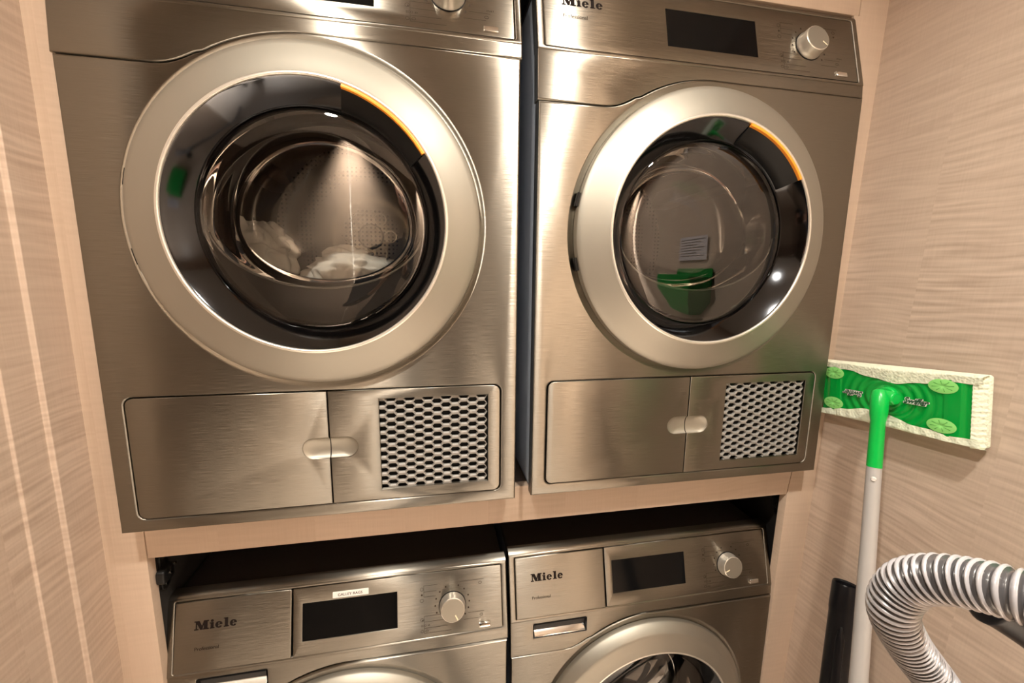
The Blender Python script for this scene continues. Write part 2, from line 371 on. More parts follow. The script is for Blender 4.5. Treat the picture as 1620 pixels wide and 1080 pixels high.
def make_machine(kind, idx, label, group):
    dryer = kind == 'tumble_dryer'
    t = thing(kind, label, 'dryer' if dryer else 'washing machine', (0,0,0), group)
    # housing: open-fronted shell
    bm = B()
    for xa in (4, 590):
        plate(bm, [(24, 2), (636, 2), (636, 842), (60, 842), (24, 735)], y=0, th=2, r=0, warp=lambda x, y, z: (xa+y, x, z), back=True)
    box(bm, 4, 592, 634, 636, 2, 842); box(bm, 4, 592, 24, 636, 2, 4)
    obj('housing', bm, GALV, t, smooth=False)
    bm = B(); plate(bm, rrect(2, 594, 40, 636, 6), y=0, th=14, r=4, warp=lambda x, y, z: (x, z, 850-y), back=True)
    obj('top_panel', bm, SHADETOP, t)
    bm = B(); box(bm, 8, 588, 3, 26, 4, 838)
    # dark carrier behind the front: a frame so the door hole stays open
    bm.free(); bm = B(); plate(bm, [(6,3),(590,3),(590,716),(6,716)], [circ(DCX, DCZ, 236, 64)], y=13, th=11, r=0, back=True)
    if dryer:
        pass
    obj('carrier_frame', bm, SEAL, t, smooth=False)
    # front panel
    bm = B()
    sm = seam()
    gap = 1.5
    top = [(x, z-gap) for x, z in sm]; top[0] = (0, top[0][1]); top[-1] = (596, top[-1][1])
    outline = [(0, 0), (596, 0)] + top[::-1]
    holes = [circ(DCX, DCZ, HOLE, 120)]
    if dryer: holes.append(rrect(25.2, 569.2, 19.2, 207.6, 12))
    else: holes.append(rrect(47, 159, 695-4, 721, 0) if False else rrect(40, 120, 60, 140, 3))
    if dryer:
        plate(bm, outline, holes, y=0, th=20, r=3, hr=0)
    else:
        plate(bm, outline, holes[:1], y=0, th=20, r=3, hr=0)
    # pressed dish round the door
    lathe(bm, [(HOLE, 0), (HOLE-1.5, .25), (HOLE-4, 1.2), (HOLE-7, 2.4), (HOLE-10, 2.9), (200, 3)], DCX, DCZ)
    obj('front_panel', bm, STEEL, t)
    # fascia: skirt with the curved seam, then the leaning frame
    bm = B()
    outline = [p for p in sm] + [(599, 729), (-2, 729)]
    hl = [] if dryer else [rrect(46, 158, 688, 718, 2, 2)]
    plate(bm, outline, hl, y=-.4 if dryer else -.4, th=20, r=2.2, warp=lambda x, y, z: (x, y+(z-654)*.075, z))
    x0p, x1p = 10.6, 587.5
    cuts = [rrect(x0p-.6, x1p+.6, 733.2, 848.2, 2, 2)]
    plate(bm, rrect(-2, 599, 727.6, 853.4, 2, 3), cuts, y=-2.6, th=24, r=2.4, warp=lambda x, y, z: fw(x, y, z))
    # rounded crown running back to the top panel
    pr = []
    for i in range(7):
        a = PI/2*i/6; pr.append((39.5-2.6+ 9 - 9*math.cos(a), 853+ (0 if i == 0 else 7*math.sin(a))))
    L = [bm.verts.new((-1, y, z-2)) for y, z in pr]; Rr = [bm.verts.new((598, y, z-2)) for y, z in pr]
    for a, b, c, d in zip(L, L[1:], Rr[1:], Rr): bm.faces.new((a, b, c, d))
    q0 = bm.verts.new((-1, 60, pr[-1][1]-2)); q1 = bm.verts.new((598, 60, pr[-1][1]-2)); bm.faces.new((L[-1], q0, q1, Rr[-1]))
    bm.faces.new(L+[q0]); bm.faces.new(Rr+[q1])
    obj('fascia', bm, STEEL, t)
    # control plate(s)
    bm = B(); dx0, dx1, dz0, dz1 = 217.8, 386.0, 757.3, 821.4
    zt = 847.6
    disp = rrect(dx0, dx1, dz0, dz1, 0)
    if dryer:
        plate(bm, rrect(x0p, x1p, 734, zt, 1.5, 2), [disp], y=-1.6, th=4, r=.7, seg=2, warp=fw)
        obj('control_plate', bm, STEELP, t)
    else:
        plate(bm, rrect(202.4, x1p, 734, zt, 1.5, 2), [disp], y=-3.2, th=6, r=.8, seg=2, warp=fw)
        obj('control_plate', bm, STEELP, t)
        bm = B(); plate(bm, rrect(x0p, 199.6, 734, zt, 2, 3), y=-4.2, th=8, r=1.6, seg=3, warp=fw)
        dr = obj('detergent_drawer_front', bm, STEELP, t)
        bm = B()      # finger recess under the drawer
        vs = [(46,2,688),(158,2,688),(158,2,718),(46,2,718),(48,24,700),(156,24,700),(156,24,718),(48,24,718)]
        v = [bm.verts.new(p) for p in vs]
        for f in ((0,1,5,4),(1,2,6,5),(3,0,4,7),(4,5,6,7),(2,3,7,6)): bm.faces.new([v[i] for i in f])
        obj('drawer_recess', bm, BLACK, t)
        bm = B(); plate(bm, rrect(48, 156, 0, 14, 1, 2), y=0, th=2, r=.6, seg=2, warp=lambda x, y, z: (x, 3+y+z*.9, 689.5+z*.72), back=True)
        obj('drawer_lip', bm, CHROME if idx else SILVERL, t)
    yo = -1.6 if dryer else -3.2
    bm = B(); plate(bm, rrect(dx0+.2, dx1-.2, dz0+.2, dz1-.2, 0), y=yo+.9, th=2, r=0, warp=fw)
    obj('display', bm, BLACKG, t, smooth=False)
    # dial
    kx, kz = 490, (789 if dryer else 785)
    nrm = Vector((0, -1, -SLOPE)).normalized(); nrm = Vector((0, -1, SLOPE)).normalized()
    up = Vector((0, SLOPE, 1)).normalized(); base = Vector(fw(kx, yo, kz))
    def dialpt(r, a, h): return base + Vector((1,0,0))*r*math.cos(a) + up*r*math.sin(a) + nrm*h
    def lathe_d(bm, prof, n=64, cap=True, knurl=0):
        rings = []
        for r, h in prof:
            rings.append([bm.verts.new(dialpt(r*(1+(knurl*(i % 2) if 4 < h < 15 else 0)), 2*PI*i/n, h)) for i in range(n)])
        for a, b in zip(rings, rings[1:]):
            for i in range(n): bm.faces.new((a[i], a[(i+1) % n], b[(i+1) % n], b[i]))
        if cap: bm.faces.new(rings[-1])
    bm = B(); lathe_d(bm, [(26.5, -.5), (26.5, .6), (24, .7)], cap=True); obj('dial_gap', bm, BLACK, t)
    bm = B(); lathe_d(bm, [(25, .8), (25.2, 3), (24.2, 5), (23.4, 9), (23, 16), (22.2, 18.8), (21.2, 19.4)]); dial = obj('dial', bm, SILVERL, t)
    bm = B(); lathe_d(bm, [(21.2, 19.4), (20.8, 19.7), (0.1, 19.7)], cap=False); obj('dial_face', bm, SILVER, dial)
    pa = math.radians(-63 if idx == 0 and not dryer else (200 if not dryer else -38))
    bm = B()
    dv = Vector((math.cos(pa), math.sin(pa))); nv = Vector((-dv.y, dv.x))
    for a in ((1,),):
        c = []
        for r_, s_ in ((10, -1), (20.4, -1), (20.4, 1), (10, 1)):
            p2 = dv*r_+nv*s_*1.1; c.append(base+Vector((1,0,0))*p2.x+up*p2.y+nrm*20.1)
        bm.faces.new([bm.verts.new(p) for p in c])
    obj('pointer', bm, CREAM, dial, smooth=False)
    # small button
    bm = B(); plate(bm, rrect(541, 563, 740, 748, .8, 2), y=yo-3, th=4, r=.9, seg=3, warp=fw); obj('start_button', bm, CHROME, t)
    # printing
    bm = B()
    f1 = brand_faces(); s = 14.6
    bx, bz = (40, 803) if dryer else (42, 801)
    ps = -4.2 if not dryer else -1.6
    for P in f1: bm.faces.new([bm.verts.new(fw(bx+x*s*1.10, ps-.3, bz+z*s)) for x, z in P])
    obj('brand_lettering', bm, INK, t, smooth=False)
    bm = B(); put_text(bm, 'Professional', 8.4 if dryer else 8.0, lambda a, b: fw(bx+1+a, ps-.3, (bz-20 if dryer else bz-33)+b), bold=.12)
    obj('model_lettering', bm, INKL, t, smooth=False)
    for side in (0, 1):      # programme lines left of and under the dial, options right of it
        bm = B(); symbols(bm, 0, dryer)
        bmesh.ops.delete(bm, geom=[f for f in bm.faces if (f.calc_center_median().x > 500) != (side == 1)], context='FACES')
        for v in bm.verts: v.co.y += yo
        obj('printed_symbols', bm, INKL, t, smooth=False)
    if dryer:
        yb = -.4
        def hex_cut(x0, x1): return None
        # service flap (left) and filter flap (right) in the opening, each with half of the finger recess
        hz, hr = 114.8, 16.5; sx = 297.4
        L = rrect(26.6, 700, 20.6, 206.2, 11)[7*2:]      # left corners only
        La = [(sx-.7, 20.6)] ; arc = [(257.5+hr+hr*math.cos(math.radians(a)), hz+hr*math.sin(math.radians(a))) for a in range(270, 89, -12)]
        outl = [(sx-.7, 20.6), (sx-.7, hz-hr)] + arc + [(sx-.7, hz+hr), (sx-.7, 206.2)] + [p for p in L]
        bm = B(); plate(bm, outl, y=yb, th=6, r=1.3, seg=3); fl = obj('service_flap', bm, STEELP, t)
        def scoop(name, x0, x1, left, par):
            bm = B(); n = 18
            if left: pts = [(x1, hz-hr)]+[(x0+hr+hr*math.cos(math.radians(a)), hz+hr*math.sin(math.radians(a))) for a in range(270, 89, -10)]+[(x1, hz+hr)]
            else: pts = [(x0, hz-hr)]+[(x1-hr+hr*math.cos(math.radians(a)), hz+hr*math.sin(math.radians(a))) for a in range(-90, 91, 10)]+[(x0, hz+hr)]
            cen = (x1 if left else x0, hz); rings = []
            for k, dep in ((1, .6), (.93, 2.2), (.8, 4.2), (.5, 6.2), (.2, 7)):
                rings.append([bm.verts.new((cen[0]+(px-cen[0])*k, dep, cen[1]+(pz-cen[1])*k)) for px, pz in pts])
            for a, b in zip(rings, rings[1:]):
                for i in range(len(pts)-1): bm.faces.new((a[i], a[i+1], b[i+1], b[i]))
            bm.faces.new(rings[-1]); return obj(name, bm, SILVER, par, sharp=60)
        scoop('finger_recess', 257.5, sx-.8, True, fl)
        Rr = rrect(-100, 567.8, 20.6, 206.2, 11)[:14]
        arc = [(339-hr+hr*math.cos(math.radians(a)), hz+hr*math.sin(math.radians(a))) for a in range(-90, 91, 12)]
        outl = [(sx+.7, 20.6)] + Rr + [(sx+.7, 206.2), (sx+.7, hz+hr)] + arc[::-1] + [(sx+.7, hz-hr)]
        gx0, gx1, gz0, gz1 = 373.6, 547.8, 38, 190.9
        bm = B(); plate(bm, outl, [rrect(gx0, gx1, gz0, gz1, 0)], y=yb, th=6, r=1.0, seg=3); ff = obj('filter_flap', bm, STEELP, t)
        scoop('finger_recess', sx+.8, 339, False, ff)
        bm = B(); hexgrille(bm, gx0, gx1, gz0, gz1, 2.6); gr = obj('air_grille', bm, GRILLE, ff, smooth=False)
        bm = B(); box(bm, gx0-10, gx1+10, 11.5, 12.5, gz0-6, gz1+6); obj('grille_backing', bm, BLACK, ff, smooth=False)
    # ---- door
    if dryer:
        prof = [(228, 2.6), (233.6, 2.6), (235, 1.6), (235, -9), (234.2, -12.4), (231.8, -14.6), (226, -17.2), (214, -22.6), (200, -28.6), (190, -32.8), (186.4, -34.6)]
        lip = [(186.4, -34.6), (184.6, -35.8), (182.6, -35.8), (181.4, -34.4), (181, -31)]
    else:
        prof = [(228, 2.6), (233.6, 2.6), (235, 1.6), (235, -6), (233.5, -9), (228, -15.4), (221, -23), (218.5, -24.6), (214, -26), (200, -29.6), (190, -33.0), (186.4, -34.6)]
        lip = [(186.4, -34.6), (185, -35.2), (183.2, -35), (182, -33.6), (181, -31)]
    bm = B(); lathe(bm, prof, DCX, DCZ, 160)
    door = obj('door', bm, SILVER, t, sharp=28)
    bm = B(); lathe(bm, [(232, 6.6), (233.4, 5.5), (233.4, 3), (232, 2.4)], DCX, DCZ, 128); obj('door_gasket', bm, SEAL, door, sharp=60)
    bm = B(); lathe(bm, lip, DCX, DCZ, 160); obj('inner_lip', bm, SILVERL, door, sharp=60)
    g0, g1 = (31.5, 74.5)
    bm = B(); lathe(bm, [(181, -33), (179, -31.5), (156.5, -4), (154.6, -1.5), (154, 2), (150, 4)], DCX, DCZ, 160); obj('glass_surround', bm, FUNNEL, door, sharp=50)
    if dryer:
        bm = B()
        lathe(bm, [(181.5, -33.8), (181.2, -36.2), (179.8, -36.9), (177.2, -36.5), (176.2, -34.5), (176.2, -30.5)], DCX, DCZ, 40, g0, g1, cap=None)
        obj('orange_grip_strip', bm, ORANGE, door, sharp=50)
        bm = B()
        lathe(bm, [(177.5, -31.6), (176.4, -32.2), (163, -18), (158.5, -12), (156, -5), (157, -2)], DCX, DCZ, 40, g0, g1, cap=None)
        obj('grip_recess', bm, BLACK, door, sharp=50)
        for a in (168, 193):
            bm = B(); lathe(bm, [(228, 2), (238.6, 2), (239.2, 1), (239.2, -6), (238.6, -7), (234.4, -7.4), (228, -6)], DCX, DCZ, 6, a-2.6, a+2.6, cap=None)
            obj('hinge_pad', bm, BLACK, door, sharp=40)
    # glass pane with a shallow outward dome and the bowl behind it
    bm = B(); lathe(bm, [(153.6, 0), (150, -1.6), (120, -2.2), (80, -2.6), (40, -2.9), (.5, -3)], DCX, DCZ, 128, cap=True)
    obj('door_glass', bm, PANE, door, sharp=80)
    bm = B(); rings = []
    n = 128
    for k, (f, y) in enumerate(((0, 3), (.25, 14), (.6, 40), (.85, 66), (1.0, 84))):
        rg = []
        for i in range(n):
            a = 2*PI*i/n; c, s_ = math.cos(a), math.sin(a)
            rx = 150-18*f; up_ = 150-22*f; dn = 150-(64 if dryer else 40)*f
            rg.append(bm.verts.new((DCX+rx*c, y, DCZ+(up_ if s_ > 0 else dn)*s_)))
        rings.append(rg)
    for a, b in zip(rings, rings[1:]):
        for i in range(n): bm.faces.new((a[i], a[(i+1) % n], b[(i+1) % n], b[i]))
    last = rings[-1]
    for k, y in ((.85, 93), (.5, 98), (.15, 100)):
        nr = [bm.verts.new((DCX+(v.co.x-DCX)*k, y, DCZ+8+(v.co.z-DCZ-8)*k)) for v in rings[-1]]
        for i in range(n): bm.faces.new((last[i], last[(i+1) % n], nr[(i+1) % n], nr[i]))
        last = nr
    bm.faces.new(last)
    obj('glass_bowl', bm, BOWL, door, sharp=80)
    if dryer:
        # dark baffle filling the foot of the window, topped by the glossy glass rim
        bm = B(); a0s = [180+ i*180/48 for i in range(49)]
        top_ = [(DCX+150*math.cos(math.radians(a)), DCZ-0+95*math.sin(math.radians(a))) for a in a0s]
        bot = [(DCX+153*math.cos(math.radians(a)), DCZ+153*math.sin(math.radians(a))) for a in a0s]
        A_ = [bm.verts.new((x, 12, z)) for x, z in top_]; B_ = [bm.verts.new((x, 5, z)) for x, z in bot]
        for i in range(48): bm.faces.new((A_[i], A_[i+1], B_[i+1], B_[i]))
        obj('window_baffle', bm, SEAL, door, sharp=80)
        bm = B(); tube(bm, [Vector((x, 11, z)) for x, z in top_], 2.0, 10); obj('bowl_rim', bm, RIMG, door, sharp=80)
    # drum
    bm = B(); lathe(bm, [(166, 22), (182, 40), (244, 62)], DCX, DCZ, 96); obj('drum_seal', bm, SEAL, t, sharp=80)
    zc = DCZ+ (30 if dryer else 0)
    bm = B(); lathe(bm, [(244, 62), (250, 80), (250, 540), (238, 556)], DCX, zc, 96)
    for a in (30, 150, 270):      # lifter ribs
        ca, sa = math.cos(math.radians(a)), math.sin(math.radians(a)); pts = []
        for y in (100, 520):
            pts.append([bm.verts.new((DCX+ca*r-sa*q, y, zc+sa*r+ca*q)) for r, q in ((249, -30), (215, -10), (210, 0), (215, 10), (249, 30))])
        for i in range(4): bm.faces.new((pts[0][i], pts[0][i+1], pts[1][i+1], pts[1][i]))
        bm.faces.new(pts[0]); bm.faces.new(pts[1])
    dm = obj('drum', bm, DRUM, t, sharp=40)
    bm = B(); lathe(bm, [(238, 556), (200, 560), (110, 548), (84, 548), (70, 556), (34, 556), (30, 546), (.5, 544)], DCX, zc, 96); obj('drum_back', bm, DRUMB, dm, sharp=40)
    bm = B()
    for k in range(6):
        a = PI/3*k; cx, cz = DCX+52*math.cos(a), zc+52*math.sin(a)
        for r0, r1 in ((17, 13.5),):
            for i in range(24):
                p, q = 2*PI*i/24, 2*PI*(i+1)/24
                bm.faces.new([bm.verts.new((cx+r_*math.cos(t_), 545, cz+r_*math.sin(t_))) for r_, t_ in ((r0,p),(r0,q),(r1,q),(r1,p))])
    obj('hub_rosette', bm, DRUM, dm, smooth=False)
    # feet
    for fx, fy in ((50, 70), (546, 70), (50, 590), (546, 590)):
        bm = B(); tube(bm, [Vector((fx, fy, -1)), Vector((fx, fy, 4))] if dryer else [Vector((fx, fy, -FOOT[idx])), Vector((fx, fy, 4))], 18, 16); obj('foot', bm, BLACK, t)
    return t
def drum_mat(name, scale, dots=True):
    mt, nt, b = new_mat(name); setp(b, met=1, rough=.3)
    mp = mapping(nt, (scale,)*3); vo = N(nt, 'ShaderNodeTexVoronoi'); vo.inputs['Scale'].default_value = 1; vo.inputs['Randomness'].default_value = 0
    nt.links.new(mp.outputs[0], vo.inputs[0])
    rp = ramp(nt, [(.22, (.01, .01, .01)), (.30, (.24, .22, .19))]); nt.links.new(vo.outputs['Distance'], rp.inputs[0]); nt.links.new(rp.outputs[0], b.inputs[0]); return mt
DRUM = simple('drum_steel', col=(.22, .205, .18), met=1, rough=.28)
DRUMB = drum_mat('perforated_drum_steel', 90)
FOOT = {0: 0, 1: 0}

WZ = {0: (-2.4, 48.6, -1030.6-4.9), 1: (603.1, 48.6, -1030.6+4.9)}
FOOT = {0: ZF+WZ[0][2], 1: ZF+WZ[1][2]}
d1 = make_machine('tumble_dryer', 0, 'left upper stainless tumble dryer with white laundry behind its round glass door', None)
d1.location = W(0, 0, 0)
d2 = make_machine('tumble_dryer', 1, 'right upper stainless tumble dryer with an empty drum, next to the green mop', None)
d2.location = W(625.5, 4.8, 0)
w1 = make_machine('washing_machine', 0, 'left lower stainless washing machine with a white name sticker above its display', None)
w1.location = W(*WZ[0])
w2 = make_machine('washing_machine', 1, 'right lower stainless washing machine without a sticker, bluish laundry behind its glass', None)
w2.location = W(*WZ[1])
for o in (d1, d2): o['group'] = 'stainless dryers on the upper shelf'
for o in (w1, w2): o['group'] = 'stainless washers under the shelf'
# sticker on the left washer
bm = B(); yo = -3.2
plate(bm, rrect(270, 334, 824.5, 835, .6, 2), y=yo-.7, th=.7, r=.2, seg=1, warp=fw); st = obj('name_sticker', bm, WHITE, w1); st['label'] = 'white name sticker'
bm = B(); put_text(bm, 'GALLEY RAGS', 6.6, lambda a, b: fw(279+a, yo-.95, 827.3+b), bold=.15, spacing=1.08); obj('sticker_lettering', bm, INKL, st, smooth=False)

# ------------------------------------------------------------------ laundry
def cloth_lump(name, cx, cy, cz, rx, ry, rz, seed, mat, label, rot=0, fold=1.0, base=None):
    from mathutils import noise
    bm = B(); bmesh.ops.create_icosphere(bm, subdivisions=5, radius=1)
    for v in bm.verts:
        p = v.co.copy(); n1 = noise.noise(p*1.3+Vector((seed, 0, 0))); n2 = noise.noise(Vector((p.x*2.2+seed, p.y*5, p.z*5)))
        rdg = abs(noise.noise(Vector((p.x*2+seed*2, p.y*3.2+n1*2, p.z*3))))
        r = 1+.28*n1+.10*n2-.34*fold*(.3-rdg if rdg < .3 else 0)/.3*.6
        q = p*r; x, z = q.x*rx, q.z*rz
        c, s = math.cos(rot), math.sin(rot)
        v.co = Vector((cx+x*c-z*s, cy+q.y*ry, cz+x*s+z*c))
        floor_z = cz-rz*.62
        if v.co.z < cz and base is not None: v.co.z = cz-(cz-base)*min(1, (cz-v.co.z)/(cz-floor_z))
        elif v.co.z < floor_z: v.co.z = floor_z+(v.co.z-floor_z)*.15
    return tag(obj(name, bm, mat, sharp=180, world=True), label, 'towel')
TOWEL = simple('white_terry', col=(.93, .91, .87), rough=.95, sheen=.3)
REFLBLUE = simple('reflection_blue', col=(.55, .60, .72), rough=.95)  # tint of the reflection stand-in in the right washer
q = ray(408, 398, 822); cloth_lump('towel', q.x-14, q.y+4, q.z-8, 98, 46, 74, 3.1, TOWEL, 'white towel in the left dryer drum, the pile nearer the left side', rot=-.5, base=290)
q = ray(527, 418, 822); cloth_lump('towel', q.x+34, q.y+2, q.z-15, 88, 46, 50, 8.7, TOWEL, 'white folded towel low in the middle of the left dryer drum', base=284)
cloth_lump('reflection_cloth', 603.1+298, 260, -560-80, 130, 90, 75, 5.2, REFLBLUE, 'pale bluish cloth added for a reflection in the right lower washing machine glass')  # added cloth, stands in for a white and blue reflection in the glass

# ------------------------------------------------------------------ the setting
def struct(name, bm, mat, **k): return tag(obj(name, bm, mat, world=True, **k), kind='structure')
FY = 45
def vprism(bm, outline, y0, y1): plate(bm, outline, y=y0, th=y1-y0, r=1.2, seg=2, back=True)
bm = B(); box(bm, -760, 1500, -1800, 760, -ZF-40, -ZF); struct('floor', bm, simple('floor_vinyl', col=(.36, .30, .25), rough=.45), smooth=False)
bm = B(); box(bm, -760, 1500, -1800, 760, CEIL, CEIL+40); struct('ceiling', bm, simple('ceiling_paint', col=(.55, .50, .45), rough=.7), smooth=False)
# left side: stepped jamb
bm = B(); pl = [(-58, 64), (-58, -9), (-64.5, -9.5), (-65, -53), (-68.5, -53.5), (-69.5, -230), (-120, -232), (-120, 64)]
b0 = [bm.verts.new((x, y, -ZF)) for x, y in pl]; b1 = [bm.verts.new((x, y, CEIL)) for x, y in pl]
for i in range(len(pl)): bm.faces.new((b0[i], b0[(i+1) % 8], b1[(i+1) % 8], b1[i]))
bm.faces.new(b0); bm.faces.new(b1)
struct('wall_left', bm, VEN, smooth=False, bevel=1.2)
# right wall, very slightly out of plumb like the joint lines beside it
def wx(z): return 1279+(z-233)*.027
bm = B()
v = [bm.verts.new(p) for p in ((wx(-ZF),FY,-ZF),(wx(-ZF),-1700,-ZF),(wx(CEIL),-1700,CEIL),(wx(CEIL),FY,CEIL),(wx(CEIL)+60,FY,-ZF),(wx(CEIL)+60,-1700,-ZF),(wx(CEIL)+60,-1700,CEIL),(wx(CEIL)+60,FY,CEIL))]
for f in ((0,1,2,3),(4,5,6,7),(0,1,5,4),(1,2,6,5),(2,3,7,6),(3,0,4,7)): bm.faces.new([v[i] for i in f])
struct('wall_right', bm, VEN, smooth=False)
bm = B(); box(bm, -720, 1350, -1750, -1700, -ZF, CEIL); box(bm, -720, -680, -1700, -200, -ZF, CEIL); box(bm, -720, -118, -232, -200, -ZF, CEIL); struct('wall_back', bm, DOORV, smooth=False)
# face frame round the machines
bm = B(); vprism(bm, [(-59, -ZF), (-1, -ZF), (-1, CEIL), (-59, CEIL)], FY, FY+18); struct('trim_1', bm, VENP)
bm = B(); vprism(bm, [(1189, -ZF), (wx(-ZF)+2, -ZF), (wx(CEIL)+2, CEIL), (1243, CEIL), (1235.8, 862), (1224, 862), (1224, -2), (1213.5, -2), (1205, -73)], FY, FY+18); struct('trim_2', bm, VENP)
bm = B(); vprism(bm, [(0, -73), (1204.2, -73), (1212.6, -2), (0, -2)], FY+.6, FY+18); struct('trim_3', bm, VENP)
bm = B(); vprism(bm, [(0, 862), (1234.8, 862), (1242, CEIL), (0, CEIL)], FY+.6, FY+18); struct('trim_4', bm, VENP)
bm = B(); box(bm, -22, 1246, FY+18, 740, -40, -1.2); struct('trim_5', bm, NICHE, smooth=False)          # shelf board
bm = B(); box(bm, -24, -3, FY+18.5, 740, -ZF, CEIL); struct('trim_6', bm, INNERSHADE, smooth=False)
bm = B(); box(bm, 1226, 1246, FY+18.5, 740, -ZF, CEIL); struct('trim_7', bm, INNERSHADE, smooth=False)
bm = B(); box(bm, -60, 1300, 741, 760, -ZF, CEIL); struct('wall_front', bm, INNERSHADE, smooth=False)
bm = B(); box(bm, 0, 1200, FY+20, 740, 864, 880); struct('trim_8', bm, INNERSHADE, smooth=False)

# things on the right wall beside the camera, seen mirrored in the dryer glass
GBIN = simple('green_bin_plastic', col=(.01, .30, .05), rough=.35)
xw = wx(290)
t = thing('wall_caddy', 'green plastic caddy hung on the right wood wall, mirrored in the right dryer glass', 'caddy', (xw, -535, 185))
bm = B()
o_ = [(-105, -40), (95, -40), (95, 205), (-105, 205)]
for k in range(4):
    a, b = o_[k], o_[(k+1) % 4]
plate(bm, o_, y=-82, th=4, r=2, warp=lambda x, y, z: (y+.02*z*-1, x, z), back=True)
for (ya, yb_) in ((-105, -101), (91, 95)): box(bm, -80, -1.5, ya, yb_, -38, 198)
box(bm, -80, -1.5, -103, 93, -40, -36); box(bm, -5.5, -2.5, -105, 95, 2, 225)
obj('caddy_body', bm, GBIN, t)
bm = B(); box(bm, xw-2, xw-1, -640, -480, 438, 518); tag(obj('paper_notice', bm, simple('notice_paper', col=(.62, .60, .66), rough=.6), world=True, smooth=False), 'pale paper notice on the right wood wall above the green caddy', 'notice')
bm = B()
for k in range(7): box(bm, xw-2.4, xw-2.1, -630, -495-(k % 3)*22, 508-k*9-2.2, 508-k*9)
tag(obj('notice_rule_lines', bm, INKL, world=True, smooth=False), 'faint grey rows on the pale paper notice', 'notice')
# door leaf edge strip on the back wall
bm = B(); box(bm, 68, 71, -1700, -1698, -ZF+10, CEIL-60); struct('trim_9', bm, simple('pale_edge_strip', col=(.85, .8, .72), rough=.4), smooth=False)

# downlight fittings
for i, (x, y, p, rad) in enumerate(DOWNLIGHTS):
    t = thing('downlight', 'round recessed ceiling downlight above the machines', 'ceiling light', (x, y, CEIL), 'recessed ceiling downlights')
    bm = B(); R = rad*1000
    rings = []
    for r_, z in ((R*1.25, 0), (R*1.22, -4), (R*.98, -4.5), (R*.85, -1), (R*.82, -.5)):
        rings.append([bm.verts.new((r_*math.cos(2*PI*k/48), r_*math.sin(2*PI*k/48), z)) for k in range(48)])
    for a, b in zip(rings, rings[1:]):
        for k in range(48): bm.faces.new((a[k], a[(k+1) % 48], b[(k+1) % 48], b[k]))
    obj('trim_ring', bm, SILVERL, t)

# cabinet hinges inside the lower opening
def hinge(x, y, z, sgn, label):
    t = thing('cabinet_hinge', label, 'hinge', (x, y, z), 'concealed hinges inside the lower opening')
    bm = B(); plate(bm, rrect(0, 22, -34, 34, 8), y=-4, th=6, r=1.5, warp=lambda a, b, c: (sgn*b*-1, a, c), back=True); obj('mounting_plate', bm, BLACK, t)
    bm = B(); plate(bm, rrect(-14, 16, -12, 12, 5), y=-16, th=12, r=3, warp=lambda a, b, c: (sgn*b*-1, a, c), back=True); obj('hinge_arm', bm, BLACK, t)
    for (a, c) in ((10, 24), (10, -24), (4, 0), (17, 8)):
        bm = B(); rings = []
        tube(bm, [Vector((sgn*4, a, c)), Vector((sgn*(17.5 if abs(c) < 20 else 5.5), a, c))], 2.6, 14); obj('screw', bm, CHROME, t)
hinge(-3, 70, -120, 1, 'black hinge on the left side panel of the lower opening')
hinge(1226, 70, -112, -1, 'black hinge on the right side panel of the lower opening')

# ------------------------------------------------------------------ the flat mop leaning on the right wall
GREEN = simple('green_plastic', col=(.0, .36, .045), rough=.22, coat=.5, crough=.1)
GREENB = simple('bright_green_plastic', col=(.0, .50, .07), rough=.3, coat=.3)
LIME = simple('pale_green_rubber', col=(.30, .78, .22), rough=.5)
LIMED = simple('slit_green', col=(.07, .40, .05), rough=.6)
def pad_mat():
    mt, nt, b = new_mat('dusting_cloth'); setp(b, col=(.80, .84, .66), rough=.95, sheen=.2)
    mp = mapping(nt, (260, 260, 260)); nz = N(nt, 'ShaderNodeTexVoronoi'); nz.inputs['Scale'].default_value = 1; nt.links.new(mp.outputs[0], nz.inputs[0])
    bp = N(nt, 'ShaderNodeBump'); bp.inputs['Strength'].default_value = .5; bp.inputs['Distance'].default_value = .002
    nt.links.new(nz.outputs['Distance'], bp.inputs['Height']); nt.links.new(bp.outputs[0], b.inputs['Normal']); return mt
PAD = pad_mat()
POLE = simple('grey_enamelled_pole', col=(.52, .51, .50), rough=.35, met=.2)
tilt = math.radians(6)
MU = Vector((0, -math.cos(tilt), math.sin(tilt))); MV = Vector((0, math.sin(tilt), math.cos(tilt))); MN = Vector((-1, 0, -.027)).normalized()
MO = Vector((1277-12, -86, 180))
mop = thing('flat_mop', 'green flat mop with a cream cloth, upside down against the wood wall, grey pole', 'mop', tuple(MO))
def mp_(u, v, n): return MU*u+MV*v+MN*n
def grid(bm, fu, nu, nv, mi=0):
    g = [[bm.verts.new(fu(i/nu, j/nv)) for j in range(nv+1)] for i in range(nu+1)]
    for i in range(nu):
        for j in range(nv): bm.faces.new((g[i][j], g[i+1][j], g[i+1][j+1], g[i][j+1])).material_index = mi
    return g
HU, HV = 124, 50
# cloth: slab behind plus flaps folded over the long edges
bm = B()
ol = []
rnd = random.Random(4)
base_o = rrect(-HU-5, HU+6, -HV-5, HV+5, 4, 3)
plate(bm, base_o, y=0, th=8, r=3, seg=3, warp=lambda x, y, z: mp_(x, z, 2-y), back=True)
def flap(s):
    def f(a, b):
        u = -HU-7+a*(2*HU+14)
        edge = HV-7-15*math.exp(-((u+6-18*s)/62)**2)-1.2*math.sin(u*.12)
        v0 = HV+6; v = v0+(edge-v0)*b
        n = 1+ (15.5*math.sin(min(1, b*4)*PI/2)) - 1.2*max(0, b-.25)+.5*math.sin(u*.3+b*3)
        return mp_(u, s*v, n)
    grid(bm, f, 90, 12)
flap(1); flap(-1)
